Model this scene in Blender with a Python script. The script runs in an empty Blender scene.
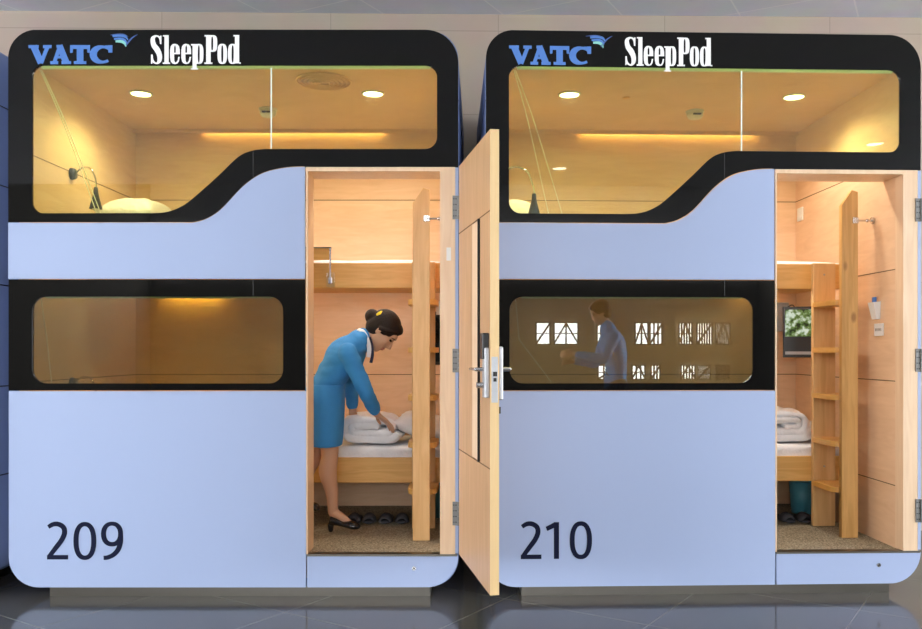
import bpy, bmesh, math, random
from mathutils import Vector, Matrix, noise
random.seed(7)
PI = math.pi
sc = bpy.context.scene
COL = sc.collection
V = Vector

# ------------------------------------------------------------------ materials
def mat(name, color=(.8,.8,.8), rough=.5, metal=0, spec=.5, emit=None, estr=0, bump=None, coat=0):
    m = bpy.data.materials.new(name); m.use_nodes = True
    nt = m.node_tree; b = nt.nodes['Principled BSDF']
    b.inputs['Base Color'].default_value = (*color, 1)
    b.inputs['Roughness'].default_value = rough
    b.inputs['Metallic'].default_value = metal
    b.inputs['Specular IOR Level'].default_value = spec
    b.inputs['Coat Weight'].default_value = coat
    if emit:
        b.inputs['Emission Color'].default_value = (*emit, 1); b.inputs['Emission Strength'].default_value = estr
    # every surface gets a little procedural variation
    tc = nt.nodes.new('ShaderNodeTexCoord'); n = nt.nodes.new('ShaderNodeTexNoise')
    n.inputs['Scale'].default_value = bump[0] if bump else 40
    n.inputs['Detail'].default_value = 3
    nt.links.new(tc.outputs['Object'], n.inputs['Vector'])
    if bump:
        bp = nt.nodes.new('ShaderNodeBump'); bp.inputs['Strength'].default_value = bump[1]
        bp.inputs['Distance'].default_value = bump[2] if len(bump) > 2 else .01
        nt.links.new(n.outputs['Fac'], bp.inputs['Height']); nt.links.new(bp.outputs['Normal'], b.inputs['Normal'])
    mx = nt.nodes.new('ShaderNodeMix'); mx.data_type = 'RGBA'
    mx.inputs['A'].default_value = (*[c*.96 for c in color], 1); mx.inputs['B'].default_value = (*[min(1, c*1.04) for c in color], 1)
    nt.links.new(n.outputs['Fac'], mx.inputs['Factor']); nt.links.new(mx.outputs['Result'], b.inputs['Base Color'])
    return m

def wood(name, c1, c2, scale=(1.2, 1.2, 14), rough=.42, knots=False, contrast=(.3,.75)):
    m = bpy.data.materials.new(name); m.use_nodes = True
    nt = m.node_tree; N = nt.nodes; L = nt.links; b = N['Principled BSDF']
    tc = N.new('ShaderNodeTexCoord'); mp = N.new('ShaderNodeMapping'); mp.inputs['Scale'].default_value = scale
    L.new(tc.outputs['Object'], mp.inputs['Vector'])
    n = N.new('ShaderNodeTexNoise'); n.inputs['Scale'].default_value = 2.2; n.inputs['Detail'].default_value = 8; n.inputs['Distortion'].default_value = 1.2
    L.new(mp.outputs['Vector'], n.inputs['Vector'])
    r = N.new('ShaderNodeValToRGB'); r.color_ramp.elements[0].position = contrast[0]; r.color_ramp.elements[1].position = contrast[1]
    r.color_ramp.elements[0].color = (*c2, 1); r.color_ramp.elements[1].color = (*c1, 1)
    L.new(n.outputs['Fac'], r.inputs['Fac'])
    out = r.outputs['Color']
    if knots:
        v = N.new('ShaderNodeTexVoronoi'); v.inputs['Scale'].default_value = 5.5
        mp2 = N.new('ShaderNodeMapping'); mp2.inputs['Scale'].default_value = (1.6, 1.6, .8)
        L.new(tc.outputs['Object'], mp2.inputs['Vector']); L.new(mp2.outputs['Vector'], v.inputs['Vector'])
        r2 = N.new('ShaderNodeValToRGB'); r2.color_ramp.elements[0].position = .07; r2.color_ramp.elements[1].position = .17
        r2.color_ramp.elements[0].color = (.30,.12,.03,1); r2.color_ramp.elements[1].color = (1,1,1,1)
        L.new(v.outputs['Distance'], r2.inputs['Fac'])
        mm = N.new('ShaderNodeMix'); mm.data_type = 'RGBA'; mm.blend_type = 'MULTIPLY'; mm.inputs['Factor'].default_value = .6
        L.new(out, mm.inputs['A']); L.new(r2.outputs['Color'], mm.inputs['B']); out = mm.outputs['Result']
    L.new(out, b.inputs['Base Color']); b.inputs['Roughness'].default_value = rough
    return m

def glass(name, tint, refl, rough=.0):
    m = bpy.data.materials.new(name); m.use_nodes = True
    nt = m.node_tree; N = nt.nodes; L = nt.links
    N.remove(N['Principled BSDF']); out = N['Material Output']
    t = N.new('ShaderNodeBsdfTransparent'); t.inputs['Color'].default_value = (*tint, 1)
    g = N.new('ShaderNodeBsdfGlossy'); g.inputs['Roughness'].default_value = rough; g.inputs['Color'].default_value = (.95,.97,1,1)
    f = N.new('ShaderNodeLayerWeight'); f.inputs['Blend'].default_value = .5   # Schlick, the same from both faces of the pane
    p = N.new('ShaderNodeMath'); p.operation = 'POWER'; p.inputs[1].default_value = 5
    L.new(f.outputs['Facing'], p.inputs[0])
    a = N.new('ShaderNodeMath'); a.operation = 'MULTIPLY_ADD'; a.inputs[1].default_value = .85; a.inputs[2].default_value = .045 + refl
    L.new(p.outputs[0], a.inputs[0])
    mx = N.new('ShaderNodeMixShader'); L.new(a.outputs[0], mx.inputs['Fac']); L.new(t.outputs[0], mx.inputs[1]); L.new(g.outputs[0], mx.inputs[2])
    L.new(mx.outputs[0], out.inputs['Surface'])
    return m

M = {}
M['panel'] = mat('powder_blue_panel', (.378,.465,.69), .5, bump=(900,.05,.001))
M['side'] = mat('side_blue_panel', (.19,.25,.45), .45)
M['black'] = mat('gloss_black_fascia', (.006,.0058,.0056), .035, spec=.3)
M['maple'] = wood('maple_lining', (.84,.58,.37), (.75,.49,.29), (1.5,1.5,9))
M['bunk'] = wood('honey_bunk_wood', (.80,.46,.14), (.68,.36,.085), (1.6,1.6,16))
M['post'] = wood('pine_post_wood', (.80,.52,.24), (.66,.39,.15), (14,14,1.0))
M['knotty'] = wood('knotty_pine', (.78,.46,.16), (.60,.32,.09), (12,12,.9), knots=True)
M['jamb'] = wood('pale_jamb_wood', (.86,.64,.43), (.77,.54,.34), (12,12,1.0))
M['doorwood'] = wood('door_veneer', (.60,.365,.20), (.50,.29,.145), (12,12,1.0))
M['dooredge'] = wood('door_edge_lipping', (.86,.62,.32), (.78,.54,.26), (12,12,1.0))
M['groove'] = mat('dark_groove', (.16,.09,.04), .8)
M['glass'] = glass('amber_film_glass', (.85,.875,.62), .035)
M['glass2'] = glass('reflective_film_glass', (.60,.61,.44), .12)
M['clear'] = glass('clear_acrylic', (.95,.97,.96), .02)
M['rail'] = mat('pale_green_glass_edge', (.72,.88,.80), .3)
M['steel'] = mat('brushed_steel', (.17,.16,.14), .34, metal=1, bump=(120,.05,.002))
M['chrome'] = mat('satin_chrome', (.58,.58,.59), .25, metal=1)
M['hinge'] = mat('hinge_steel', (.22,.22,.215), .5, metal=1)
M['silver'] = mat('silver_paint', (.55,.56,.58), .4, metal=.5)
M['dark'] = mat('black_plastic', (.015,.015,.016), .35)
M['white'] = mat('white_plastic', (.80,.80,.78), .4)
M['linen'] = mat('white_linen', (.86,.86,.88), .85, bump=(11,.7,.035))
M['carpet'] = mat('speckled_carpet', (.36,.31,.22), .95, bump=(260,.9,.01))
M['letter_white'] = mat('white_vinyl', (.93,.93,.93), .4)
M['letter_blue'] = mat('blue_vinyl', (.07,.20,.56), .4)
M['logo_teal'] = mat('teal_vinyl', (.25,.62,.55), .4)
M['logo_navy'] = mat('navy_vinyl', (.05,.11,.34), .4)
M['digit'] = mat('navy_digit_vinyl', (.010,.013,.035), .7, spec=.08)
M['teal'] = mat('teal_plastic', (.09,.34,.43), .4)
M['slip'] = mat('grey_slipper_rubber', (.045,.045,.055), .6)
M['cord'] = mat('pale_cord', (.95,.93,.88), .6)
M['uniform'] = mat('blue_uniform_cloth', (.035,.26,.64), .75, bump=(30,.25,.01))
M['skin'] = mat('skin', (.58,.33,.21), .5, bump=(200,.03,.001))
M['leg_skin'] = M['skin']
M['hair'] = mat('dark_brown_hair', (.013,.006,.004), .6, spec=.3, bump=(90,.5,.006))
M['yellow'] = mat('yellow_hair_tie', (.90,.68,.02), .6, bump=(120,.5,.006))
M['shoe'] = mat('black_patent_leather', (.008,.008,.010), .15, coat=.5)
M['eye'] = mat('dark_eye', (.02,.012,.01), .2)
M['lip'] = mat('lip_rose', (.55,.16,.14), .4)
M['navy'] = mat('navy_cloth', (.02,.025,.06), .8)
M['cable_grey'] = mat('grey_plastic', (.42,.42,.42), .5)
M['lamp_bulb'] = mat('downlight_glow', (1,1,1), .4, emit=(1,.92,.76), estr=14)
M['led'] = mat('warm_led_strip', (1,.8,.4), .4, emit=(1,.74,.34), estr=10)
M['under'] = mat('under_bunk_glow', (1,1,1), .4, emit=(1,.95,.90), estr=34)
M['led2'] = mat('amber_led_strip', (1,.7,.2), .4, emit=(1,.70,.10), estr=34)

def speckle():
    m = M['carpet']; nt = m.node_tree; N = nt.nodes; L = nt.links; b = N['Principled BSDF']
    tc = N.new('ShaderNodeTexCoord'); n = N.new('ShaderNodeTexNoise'); n.inputs['Scale'].default_value = 110; n.inputs['Detail'].default_value = 4
    L.new(tc.outputs['Object'], n.inputs['Vector'])
    r = N.new('ShaderNodeValToRGB'); r.color_ramp.elements[0].position = .36; r.color_ramp.elements[1].position = .66
    r.color_ramp.elements[0].color = (.16,.135,.09,1); r.color_ramp.elements[1].color = (.56,.49,.35,1)
    L.new(n.outputs['Fac'], r.inputs['Fac']); L.new(r.outputs['Color'], b.inputs['Base Color'])
speckle()

def brick_mat(name, c, line, w, h, mortar, rough, rot, scale=1, spec=.5, var=.04, metal=0):
    m = bpy.data.materials.new(name); m.use_nodes = True
    nt = m.node_tree; N = nt.nodes; L = nt.links; b = N['Principled BSDF']
    tc = N.new('ShaderNodeTexCoord'); mp = N.new('ShaderNodeMapping'); mp.inputs['Rotation'].default_value = rot
    L.new(tc.outputs['Object'], mp.inputs['Vector'])
    br = N.new('ShaderNodeTexBrick'); br.offset = 0; br.inputs['Scale'].default_value = 1
    br.inputs['Brick Width'].default_value = w; br.inputs['Row Height'].default_value = h; br.inputs['Mortar Size'].default_value = mortar
    br.inputs['Color1'].default_value = (*c, 1); br.inputs['Color2'].default_value = (*[x*(1-var) for x in c], 1); br.inputs['Mortar'].default_value = (*line, 1)
    L.new(mp.outputs['Vector'], br.inputs['Vector'])
    n = N.new('ShaderNodeTexNoise'); n.inputs['Scale'].default_value = 3; n.inputs['Detail'].default_value = 6
    L.new(tc.outputs['Object'], n.inputs['Vector'])
    mx = N.new('ShaderNodeMix'); mx.data_type = 'RGBA'; mx.blend_type = 'MULTIPLY'; mx.inputs['Factor'].default_value = .25
    L.new(br.outputs['Color'], mx.inputs['A']); L.new(n.outputs['Color'], mx.inputs['B'])
    L.new(mx.outputs['Result'], b.inputs['Base Color']); b.inputs['Roughness'].default_value = rough
    b.inputs['Specular IOR Level'].default_value = spec; b.inputs['Metallic'].default_value = metal
    return m
M['floor'] = brick_mat('dark_polished_granite', (.11,.102,.088), (.24,.24,.22), .8, .8, .0025, .12, (0,0,math.radians(33)), spec=.6)
M['ceil'] = brick_mat('pale_ceiling_tile', (.84,.86,.90), (.96,.96,.96), .75, .75, .006, .6, (0,0,math.radians(28)))
M['stone'] = brick_mat('beige_wall_tile', (.60,.485,.38), (.44,.355,.28), 1.2, .6, .003, .5, (PI/2,0,0))
M['hallwall'] = mat('brown_hall_wall', (.24,.22,.18), .7)
M['side_fill'] = mat('side_fill_pane', (1,1,1), .5, emit=(.93,.96,1), estr=15.5)  # glowing panes added at the hall sides to light the pod fronts
M['hallglow'] = mat('bright_window_pane', (1,1,1), .5, emit=(.95,1,.98), estr=6)
M['high_fill'] = mat('high_fill_pane', (1,1,1), .5, emit=(.97,.98,1), estr=18.5)  # added frontal light for the pod fronts and doorways
M['hall_lamp'] = mat('hall_downlight_glow', (1,1,1), .4, emit=(1,.95,.85), estr=9)
M['mullion'] = mat('dark_steel_mullion', (.03,.03,.03), .6)

# ------------------------------------------------------------------ mesh helpers
def link(name, me, m, parent=None, smooth=False):
    o = bpy.data.objects.new(name, me); COL.objects.link(o)
    if m: me.materials.append(m)
    if parent: o.parent = parent
    if smooth:
        for p in me.polygons: p.use_smooth = True
    return o
def build(name, bm, m, parent=None, smooth=False):
    me = bpy.data.meshes.new(name)
    bmesh.ops.recalc_face_normals(bm, faces=bm.faces)
    bm.to_mesh(me); bm.free()
    return link(name, me, m, parent, smooth)
def box(bm, x0, x1, y0, y1, z0, z1, bev=0, rot=None):
    vs = [bm.verts.new(V((x,y,z))) for x in (x0,x1) for y in (y0,y1) for z in (z0,z1)]
    fs = [(0,1,3,2),(4,6,7,5),(0,4,5,1),(2,3,7,6),(0,2,6,4),(1,5,7,3)]
    faces = [bm.faces.new([vs[i] for i in f]) for f in fs]
    if bev:
        es = list({e for f in faces for e in f.edges})
        r = bmesh.ops.bevel(bm, geom=es, offset=bev, segments=3, affect='EDGES', profile=.5)
    return vs
def BX(name, m, parent, x0,x1,y0,y1,z0,z1, bev=0, smooth=False):
    bm = bmesh.new(); box(bm, x0,x1,y0,y1,z0,z1,bev); return build(name, bm, m, parent, smooth)
def frame_of(d):
    d = d.normalized(); a = V((0,0,1)) if abs(d.z) < .9 else V((1,0,0))
    s = d.cross(a).normalized(); return s, d.cross(s).normalized()
def tube(bm, pts, rad, seg=10, flat=None, side=None, cap=True):
    """loft along pts; rad scalar/list; flat: ratio(s) of the second axis; side: fixed wide axis"""
    pts = [V(p) for p in pts]; n = len(pts)
    if not isinstance(rad, (list, tuple)): rad = [rad]*n
    if flat is None: flat = 1
    if not isinstance(flat, (list, tuple)): flat = [flat]*n
    rings = []; prev = None
    for i, p in enumerate(pts):
        d = (pts[min(i+1,n-1)] - pts[max(i-1,0)])
        if d.length < 1e-9: d = V((0,0,1))
        d.normalize()
        if side is not None:
            s = V(side) - d*V(side).dot(d); s.normalize()
        elif prev is not None:
            s = prev - d*prev.dot(d)
            if s.length < 1e-6: s = frame_of(d)[0]
            s.normalize()
        else: s = frame_of(d)[0]
        prev = s; u = d.cross(s).normalized()
        rings.append([bm.verts.new(p + s*math.cos(a)*rad[i] + u*math.sin(a)*rad[i]*flat[i]) for a in (2*PI*k/seg for k in range(seg))])
    for a, b in zip(rings, rings[1:]):
        for k in range(seg):
            bm.faces.new((a[k], a[(k+1)%seg], b[(k+1)%seg], b[k]))
    if cap:
        bm.faces.new(rings[0][::-1]); bm.faces.new(rings[-1])
    return rings
def capsule(bm, a, b, ra, rb, seg=12, flat=1, side=None):
    a, b = V(a), V(b); d = (b-a); L = d.length; d.normalize()
    pts, rr = [], []
    for t in (-.97,-.8,-.5,0): pts.append(a + d*ra*t); rr.append(ra*math.sqrt(max(0.0,1-t*t)))
    for t in (0,.5,.8,.97): pts.append(b + d*rb*t); rr.append(rb*math.sqrt(max(0.0,1-t*t)))
    tube(bm, pts, rr, seg, flat, side)
def limb(bm, pts, rad, seg=14, flat=1, side=None):
    """smooth tapered limb with round ends"""
    P, R = catmull([(*p, r) for p, r in zip([tuple(q) for q in pts], rad)], 6)
    d0 = (P[1]-P[0]).normalized(); d1 = (P[-1]-P[-2]).normalized()
    P0 = [P[0]-d0*R[0]*t for t in (.97,.75,.4)]; R0 = [R[0]*math.sqrt(1-t*t) for t in (.97,.75,.4)]
    P1 = [P[-1]+d1*R[-1]*t for t in (.4,.75,.97)]; R1 = [R[-1]*math.sqrt(1-t*t) for t in (.4,.75,.97)]
    tube(bm, P0+P+P1, R0+R+R1, seg, flat, side)
def catmull(pts4, k):
    n = len(pts4); out = []
    for i in range(n-1):
        p = [pts4[max(i-1,0)], pts4[i], pts4[i+1], pts4[min(i+2,n-1)]]
        for j in range(k):
            t = j/k
            out.append([.5*((2*b)+(c-a)*t+(2*a-5*b+4*c-d)*t*t+(3*b-a-3*c+d)*t**3) for a,b,c,d in zip(*p)])
    out.append(list(pts4[-1]))
    return [V(o[:3]) for o in out], [o[3] for o in out]
def smooth_path(pts, k=6):
    P, _ = catmull([(*p, 0) for p in pts], k); return P
def ell(bm, c, r, axes=None, seg=20, rings=12):
    c = V(c); A = axes or (V((1,0,0)), V((0,1,0)), V((0,0,1)))
    res = bmesh.ops.create_uvsphere(bm, u_segments=seg, v_segments=rings, radius=1)
    for v in res['verts']:
        q = v.co.copy(); v.co = c + A[0]*q.x*r[0] + A[1]*q.y*r[1] + A[2]*q.z*r[2]
def cyl(bm, a, b, r0, r1=None, seg=24):
    tube(bm, [a, b], [r0, r1 if r1 is not None else r0], seg)
def torus(bm, c, R, r, axes=None, seg=32, k=8):
    c = V(c); A = axes or (V((1,0,0)), V((0,1,0)), V((0,0,1)))
    vs = [[bm.verts.new(c + (A[0]*math.cos(a)+A[1]*math.sin(a))*(R+r*math.cos(b)) + A[2]*r*math.sin(b)) for b in (2*PI*j/k for j in range(k))] for a in (2*PI*i/seg for i in range(seg))]
    for i in range(seg):
        for j in range(k):
            bm.faces.new((vs[i][j], vs[(i+1)%seg][j], vs[(i+1)%seg][(j+1)%k], vs[i][(j+1)%k]))
def remesh(o, voxel, smooth=3, fac=.5):
    """bake a voxel union of the object's shapes into one continuous skin"""
    r = o.modifiers.new('r', 'REMESH'); r.mode = 'VOXEL'; r.voxel_size = voxel; r.use_smooth_shade = True
    s = o.modifiers.new('s', 'SMOOTH'); s.factor = fac; s.iterations = smooth
    bpy.context.view_layer.update()
    dg = bpy.context.evaluated_depsgraph_get()
    me = bpy.data.meshes.new_from_object(o.evaluated_get(dg))
    o.modifiers.clear(); old = o.data; mats = list(old.materials); o.data = me
    me.materials.clear()
    for m in mats: me.materials.append(m)
    for p in me.polygons: p.use_smooth = True; p.material_index = 0
    return o

# flat shapes cut in the front plane: outlines are (x, z) pairs in metres
def plate(name, loops, y0, y1, m, parent, bev=0):
    cu = bpy.data.curves.new(name, 'CURVE'); cu.dimensions = '2D'; cu.fill_mode = 'BOTH'; cu.extrude = abs(y1-y0)/2 - bev
    cu.bevel_depth = bev; cu.bevel_resolution = 1
    for lp in loops:
        s = cu.splines.new('POLY'); s.points.add(len(lp)-1); s.use_cyclic_u = True
        for p, q in zip(s.points, lp): p.co = (q[0], q[1], 0, 1)
    o = bpy.data.objects.new(name, cu); COL.objects.link(o)
    me = o.to_mesh().copy(); o.to_mesh_clear()
    bpy.data.objects.remove(o); bpy.data.curves.remove(cu)
    yc = (y0+y1)/2
    for v in me.vertices: v.co = (v.co.x, yc - v.co.z, v.co.y)
    bm = bmesh.new(); bm.from_mesh(me); bpy.data.meshes.remove(me)
    bmesh.ops.remove_doubles(bm, verts=bm.verts, dist=1e-6)
    return build(name, bm, m, parent)
def arc(cx, cz, r, a0, a1, n=10):
    return [(cx + r*math.cos(math.radians(a0+(a1-a0)*i/n)), cz + r*math.sin(math.radians(a0+(a1-a0)*i/n))) for i in range(n+1)]
def rrect(x0, x1, z0, z1, r):
    return arc(x1-r, z1-r, r, 90, 0) + arc(x1-r, z0+r, r, 0, -90) + arc(x0+r, z0+r, r, -90, -180) + arc(x0+r, z1-r, r, 180, 90)

# facade drawing units: 190 to a metre, from the pod's left edge / its underside
FX = lambda u: (u-8)/190
FZ = lambda w: (588-w)/190 + .06
def F(pts): return [(FX(a), FZ(b)) for a, b in pts]

def tag(o, label, cat, group=None, kind=None):
    o['label'] = label; o['category'] = cat
    if group: o['group'] = group
    if kind: o['kind'] = kind
    return o
def struct(o, label=None, cat=None):
    o['kind'] = 'structure'
    if label: o['label'] = label; o['category'] = cat
    return o
def place(o, pod, p, rz=0):
    mtx = pod['M'] if isinstance(pod, dict) else pod
    w = mtx @ V(p); o.location = w
    if o.name.split('.')[0] in ('bunk_bed','carpet','mattress'): o.scale = mtx.to_scale()
    o.rotation_euler = (0,0, mtx.to_euler().z + rz)
    return o
def empty(name):
    o = bpy.data.objects.new(name, None); o.empty_display_size = .1; COL.objects.link(o); return o

# ------------------------------------------------------------------ lettering
def ribbon(pts, w, k=0, closed=False):
    """outline (list of loops) of a flat stroke along pts with width(s) w"""
    if not isinstance(w, (list, tuple)): w = [w]*len(pts)
    if k:
        P, W = catmull([(p[0], p[1], 0, ww) for p, ww in zip(pts, w)], k); pts = [(p.x, p.y) for p in P]; w = W
    L, R = [], []
    n = len(pts)
    for i in range(n):
        a = V(pts[max(i-1,0)]); b = V(pts[min(i+1,n-1)]); d = (b-a); d.normalize(); nn = V((-d.y, d.x))
        p = V(pts[i]); L.append(tuple(p + nn*w[i]/2)); R.append(tuple(p - nn*w[i]/2))
    return L + R[::-1]
def sup(cx, cy, rx, ry, e=2.4, n=36):
    out = []
    for i in range(n):
        t = 2*PI*i/n; c, s = math.cos(t), math.sin(t)
        out.append((cx + rx*math.copysign(abs(c)**(2/e), c), cy + ry*math.copysign(abs(s)**(2/e), s)))
    return out
def rc(x0, x1, y0, y1): return [(x0,y0),(x1,y0),(x1,y1),(x0,y1)]
# each glyph: list of shapes; a shape is a list of loops (outer + holes); facade units
def g_V(): return [[ribbon([(33.5,46.5),(41,63.5)], 6.6)], [ribbon([(47.5,47),(41,63.8)], 3.8)], [rc(28.5,38.5,45.5,48.6)], [rc(43,51.5,45.5,48.6)]]
def g_A(): return [[ribbon([(60,46),(54.2,63)], 3.6)], [ribbon([(59.2,46),(66.2,63)], 6.4)], [rc(55,66,56.4,58.8)], [rc(50.3,58.2,61.6,64.6)], [rc(61.5,71,61.6,64.6)], [rc(56.5,62,45.4,48)]]
def g_T(): return [[rc(76.8,83.4,46,63)], [rc(70.2,90,45.6,49.4)], [[(70.2,45.6),(73.2,45.6),(72.8,53),(70.2,53.4)]], [[(87,45.6),(90,45.6),(90,53.4),(87.4,53)]], [rc(74,86.2,61.6,64.6)]]
def g_C():
    a = [(102.5+8.2*math.cos(math.radians(t))*1.12, 55+7.6*math.sin(math.radians(t))) for t in range(-38,-323,-15)]
    ws = [2.6+4.4*max(0, -math.cos(math.radians(t))) for t in range(-38,-323,-15)]
    return [[ribbon(a, ws, 3)], [rc(108.4,112.4,45.8,53)], [[(105,46),(112,46),(112,49),(107,49)]]]
def g_ring(x0,x1,y0,y1,w,t,e=3): return [[sup((x0+x1)/2,(y0+y1)/2,(x1-x0)/2,(y1-y0)/2,e), sup((x0+x1)/2,(y0+y1)/2,(x1-x0)/2-w,(y1-y0)/2-t,e)[::-1]]]
def g_S():
    return [[ribbon([(160.6,44.2),(160,38.6),(156.4,36.3),(152.8,39),(153.6,45.2),(157,50),(159.4,55.5),(159.3,61),(156.4,63.8),(152.6,61),(151.8,55)], [1.4,2.2,1.6,4,5,5.6,5,4,1.6,2.2,1.4], 5)],
            [rc(160.2,161.4,36,44.5)], [rc(151,152.2,55,64)]]
def g_l(x): return [[rc(x,x+4.2,35.6,63.8)], [rc(x-1.5,x,35.6,36.9)], [rc(x-1.6,x+5.6,63,64.4)]]
def g_e(x):
    return [[sup(x+4.9,54.4,4.9,10.1,3), sup(x+5.1,49.6,1.1,3.8,3)[::-1]]], [[rc(x+4,x+6.2,53.6,61.2)], [rc(x+5.5,x+10.2,54.8,57.6)]]
def g_p(x): return g_ring(x+3.0,x+12.2,44.4,64.4,3.6,1.4) + [[rc(x+1.4,x+5.4,44.6,69.8)], [rc(x-.2,x+1.6,44.6,45.9)], [rc(x-.4,x+7,68.7,70)]]
def g_P(x): return g_ring(x+2.6,x+12.6,35.6,52.2,4,1.4,3.4) + [[rc(x+1.6,x+6,35.6,63.8)], [rc(x,x+6,35.6,36.9)], [rc(x-.2,x+7.8,63,64.4)]]
def g_d(x): return g_ring(x,x+9.4,44.4,64.4,3.6,1.4) + [[rc(x+7,x+11.2,35.6,63.8)], [rc(x+5.4,x+7,35.6,36.9)], [rc(x+11,x+12.8,62.9,64.2)]]
def lay(name, shapes, m, parent, y=-.0003, th=.0012, dx=0):
    bm = bmesh.new()
    for i, loops in enumerate(shapes):
        o = plate('t', [[(FX(a+dx), FZ(b)) for a, b in lp] for lp in loops], y-th-i*.00012, y, None, None)
        bm.from_mesh(o.data); me = o.data; bpy.data.objects.remove(o); bpy.data.meshes.remove(me)
    return build(name, bm, m, parent)
def g_e_shapes(x):
    # bowl with a closed eye above and an open slot below the crossbar
    out = [[sup(x+4.9,54.4,4.9,10.1,3,48)]]
    return out
def glyph_e(x):
    o = sup(x+4.9,54.4,4.9,10.1,3,60)
    return [[[(x+4,44.3),(x+2.2,45),(x+.7,47),(x+.1,50.5),(x,54.4),(x+.1,58.5),(x+.8,62),(x+2.4,63.9),(x+4.9,64.5),(x+7.5,63.8),(x+9,61.5),(x+9.7,57.4),
              (x+8.3,57.4),(x+7.6,61),(x+6.2,63),(x+5,62.8),(x+4.2,61),(x+4,54.6),(x+9.8,54.6),(x+9.7,50),(x+9.1,47),(x+7.6,45),(x+5.4,44.3)],
             [(x+4,53.2),(x+4,48),(x+4.6,45.9),(x+5.2,45.9),(x+5.8,48),(x+5.8,53.2)]]]
def digit0(x): return [[sup(x+11.4,541.5,11.4,19,2.3,44), sup(x+11.4,541.5,6.4,14.6,2.3,44)[::-1]]]
def digit2(x):
    return [[ribbon([(x+1.2,527.6),(x+6,524.9),(x+11.5,524.8),(x+16.4,528),(x+17.4,533.6),(x+14.6,540.5),(x+8.6,548.5),(x+2.6,556.5)], [4,4.6,4.8,5,5.1,5,4.8,4.4], 5)],
            [rc(x,x+21,555.6,560)], [[(x,556.2),(x+3,553),(x+7,557),(x+1,559)]]]
def digit9(x):
    return [[sup(x+11,534.6,11,12.4,2.2,44), sup(x+11,534.4,6.1,8.2,2.2,44)[::-1]],
            [ribbon([(x+19.6,535),(x+19.5,542),(x+17.4,549.5),(x+12.8,555),(x+7,557.9),(x+2.6,558.4)], [4.8,5,5,4.7,4.4,4.2], 5)]]
def digit1(x): return [[rc(x+8.4,x+13.6,523.2,560)], [[(x,527.9),(x+9,523.2),(x+10,523.2),(x+10,528.2),(x+1.6,532)]]]

# ------------------------------------------------------------------ the pods
def pod_matrix(x, y, deg): return Matrix.Translation((x, y, 0)) @ Matrix.Rotation(math.radians(deg), 4, 'Z')
W = 2.37; D = 1.56
SC = [(192,222.5),(205,219),(220,209.5),(240,188.5),(253,178),(265,171.8),(280,168.2),(292,166.8),(304.5,166.4)]
def scurve(dx=0, dy=0): return [(p.x, p.y) for p in smooth_path([(a+dx, b+dy, 0) for a, b in SC], 4)]
def AR(cx, cz, r, a0, a1): return [(cx + r*math.cos(math.radians(a0+(a1-a0)*i/10)), cz - r*math.sin(math.radians(a0+(a1-a0)*i/10))) for i in range(11)]
XR = 458.3
def shell_mesh(bm, doorgap=True):
    # outer rounded tube and inner straight walls
    x1 = W; z0, z1 = .06, FZ(30)
    ro = .15
    outer = arc(x1-ro, z1-ro, ro, 90, 0) + arc(x1-ro, z0+ro, ro, 0, -90) + arc(ro, z0+ro, ro, -90, -180) + arc(ro, z1-ro, ro, 180, 90)
    return outer

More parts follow.
